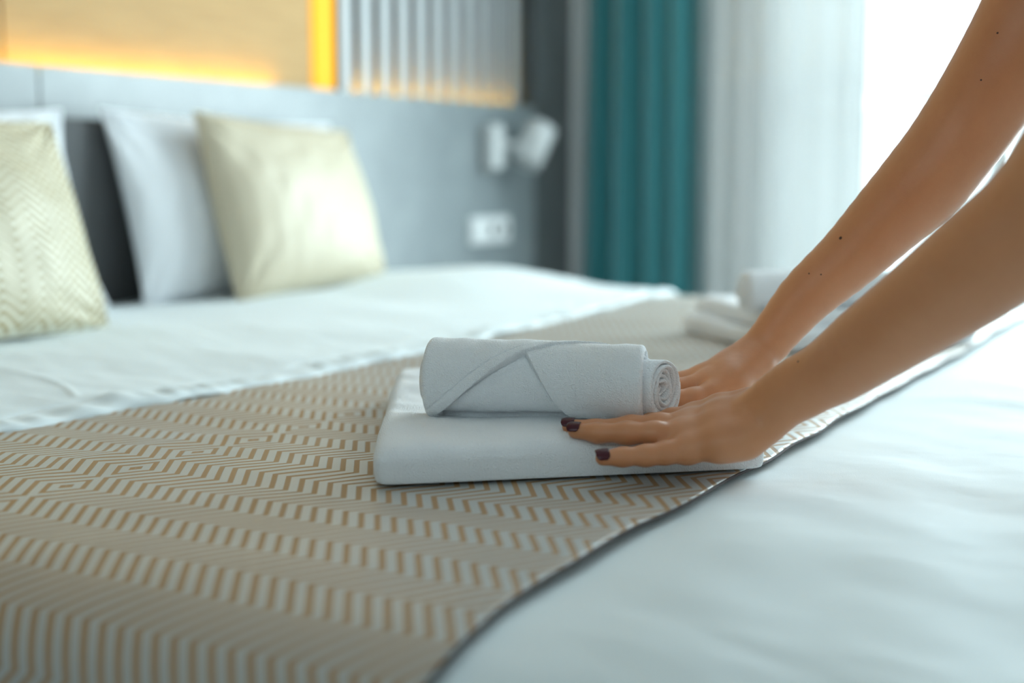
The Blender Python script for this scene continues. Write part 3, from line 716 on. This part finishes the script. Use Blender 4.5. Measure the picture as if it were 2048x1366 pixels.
# nails
def nail(tip, dip, r, up, m=MT['nail'], ln=.0105, roll_=0.):
    tip = np.array(tip); d = tip-np.array(dip); d /= np.linalg.norm(d); up = np.array(up, float); up -= d*(up@d); up /= np.linalg.norm(up); sd = np.cross(d, up)
    nu_, nv_ = 16, 14; P = []
    for i in range(nu_):
        a = (i/(nu_-1)-.5)*2*1.02
        row = []
        for j in range(nv_):
            k = j/(nv_-1); x = -ln*.50+ln*1.0*k
            taper = math.sqrt(max(0, 1-max(0, (k-.62)/.40)**2.4))*math.sqrt(max(0, 1-max(0, (.28-k)/.34)**2))
            aa = a*taper; drp = .0012*max(0, k-.45)**2*4
            rr = r*1.0+.00065
            row.append(tip+d*(x+.0012)+up*(math.cos(aa)*rr*(1-.04*k)-drp)+sd*math.sin(aa)*rr)
        P.append(row)
    return solid(link('fingernail', grid(np.array(P)), m, person), .0009, 1)
def jt(F_, nm, i): p = F_[nm][i]; return at(*p[:3]), p[3]
dn = (Uv*.85-Fv*.55)
for nm, up in (('little', Uv*.75-Fv*.65), ('ring', Uv*.82-Fv*.55), ('middle', Uv*.86-Fv*.5), ('index', Uv)):
    (tp, r), (dp, _) = jt(NF, nm, -1), jt(NF, nm, -2); nail(tp, dp, r, up)
for nm in ('index', 'middle', 'ring', 'little'):
    (tp, r), (dp, _) = jt(FF, nm, -1), jt(FF, nm, -2); nail(tp, dp, r, Uv)
(tp, r), (dp, _) = jt(FT, 'thumb', -1), jt(FT, 'thumb', -2); nail(tp, dp, r, Uv*.5-Fv*.6)
(tp, r), (dp, _) = jt(NT, 'thumb', -1), jt(NT, 'thumb', -2); nail(tp, dp, r, Uv)
# clothes
C2 = np.arange
def garment(name, prims, m, lo, hi, step=.011):
    V, F = surface(prims, np.arange(lo[0], hi[0], step), np.arange(lo[1], hi[1], step), np.arange(lo[2], hi[2], step)); return link(name, meshdata(name, V, F), m, person)
g = []
LA = LS+(LE-LS)*.22; RA = RS+(at(2110, -60, 1.205)-RS)*.45
rc(g, [(LA, .062), (LS, .064), (LS*.6+CH*.4, .088), (CH, .114)], .04); rc(g, [(RA, .060), (RS, .064), (RS*.6+CH*.4, .088), (CH, .114)], .04)
rc(g, [(CH, .128), ((CH+PE)/2+[0, -.01, -.01], .118), (PE, .146), (PE+[0, -.02, -.06], .15)], .04)
for sg in (-1, 1): rc(g, [(PE+[sg*.05, 0, 0], .12), (PE+[sg*.07, .0, -.16], .126)], .04)
garment('tunic', g, MT['tunic'], (.85, -.60, .66), (1.42, .18, 1.30))
g = []
for sg in (-1, 1):
    kn = np.array([1.12+sg*.085, -.42, .48]); an = np.array([1.12+sg*.09, -.50, .13]); rc(g, [(PE+[sg*.075, -.01, -.06], .107), (kn, .072), (an, .056)], .03)
garment('trousers', g, MT['trous'], (.90, -.60, .06), (1.34, -.22, 1.02))
for sg in (-1, 1):
    an = np.array([1.12+sg*.09, -.50, .06]); g = []; rc(g, [(an+[0, -.02, -.01], .047), (an+[0, .08, -.018], .042), (an+[0, .17, -.024], .034)], .03)
    garment('shoe', g, MT['shoe'], (an[0]-.07, -.60, .0), (an[0]+.07, -.26, .14), .008)
g = []; rc(g, [(HC+[0, -.022, .055], .086), (HC+[0, -.05, .0], .078)], .03); rc(g, [(HC+[0, -.13, .05], .038), (HC+[0, -.12, .06], .036)], .01)
garment('hair', g, MT['hair'], (.99, .0, 1.25), (1.27, .31, 1.50), .009)

# keep transforms sane for copied roll children
bpy.context.view_layer.update()
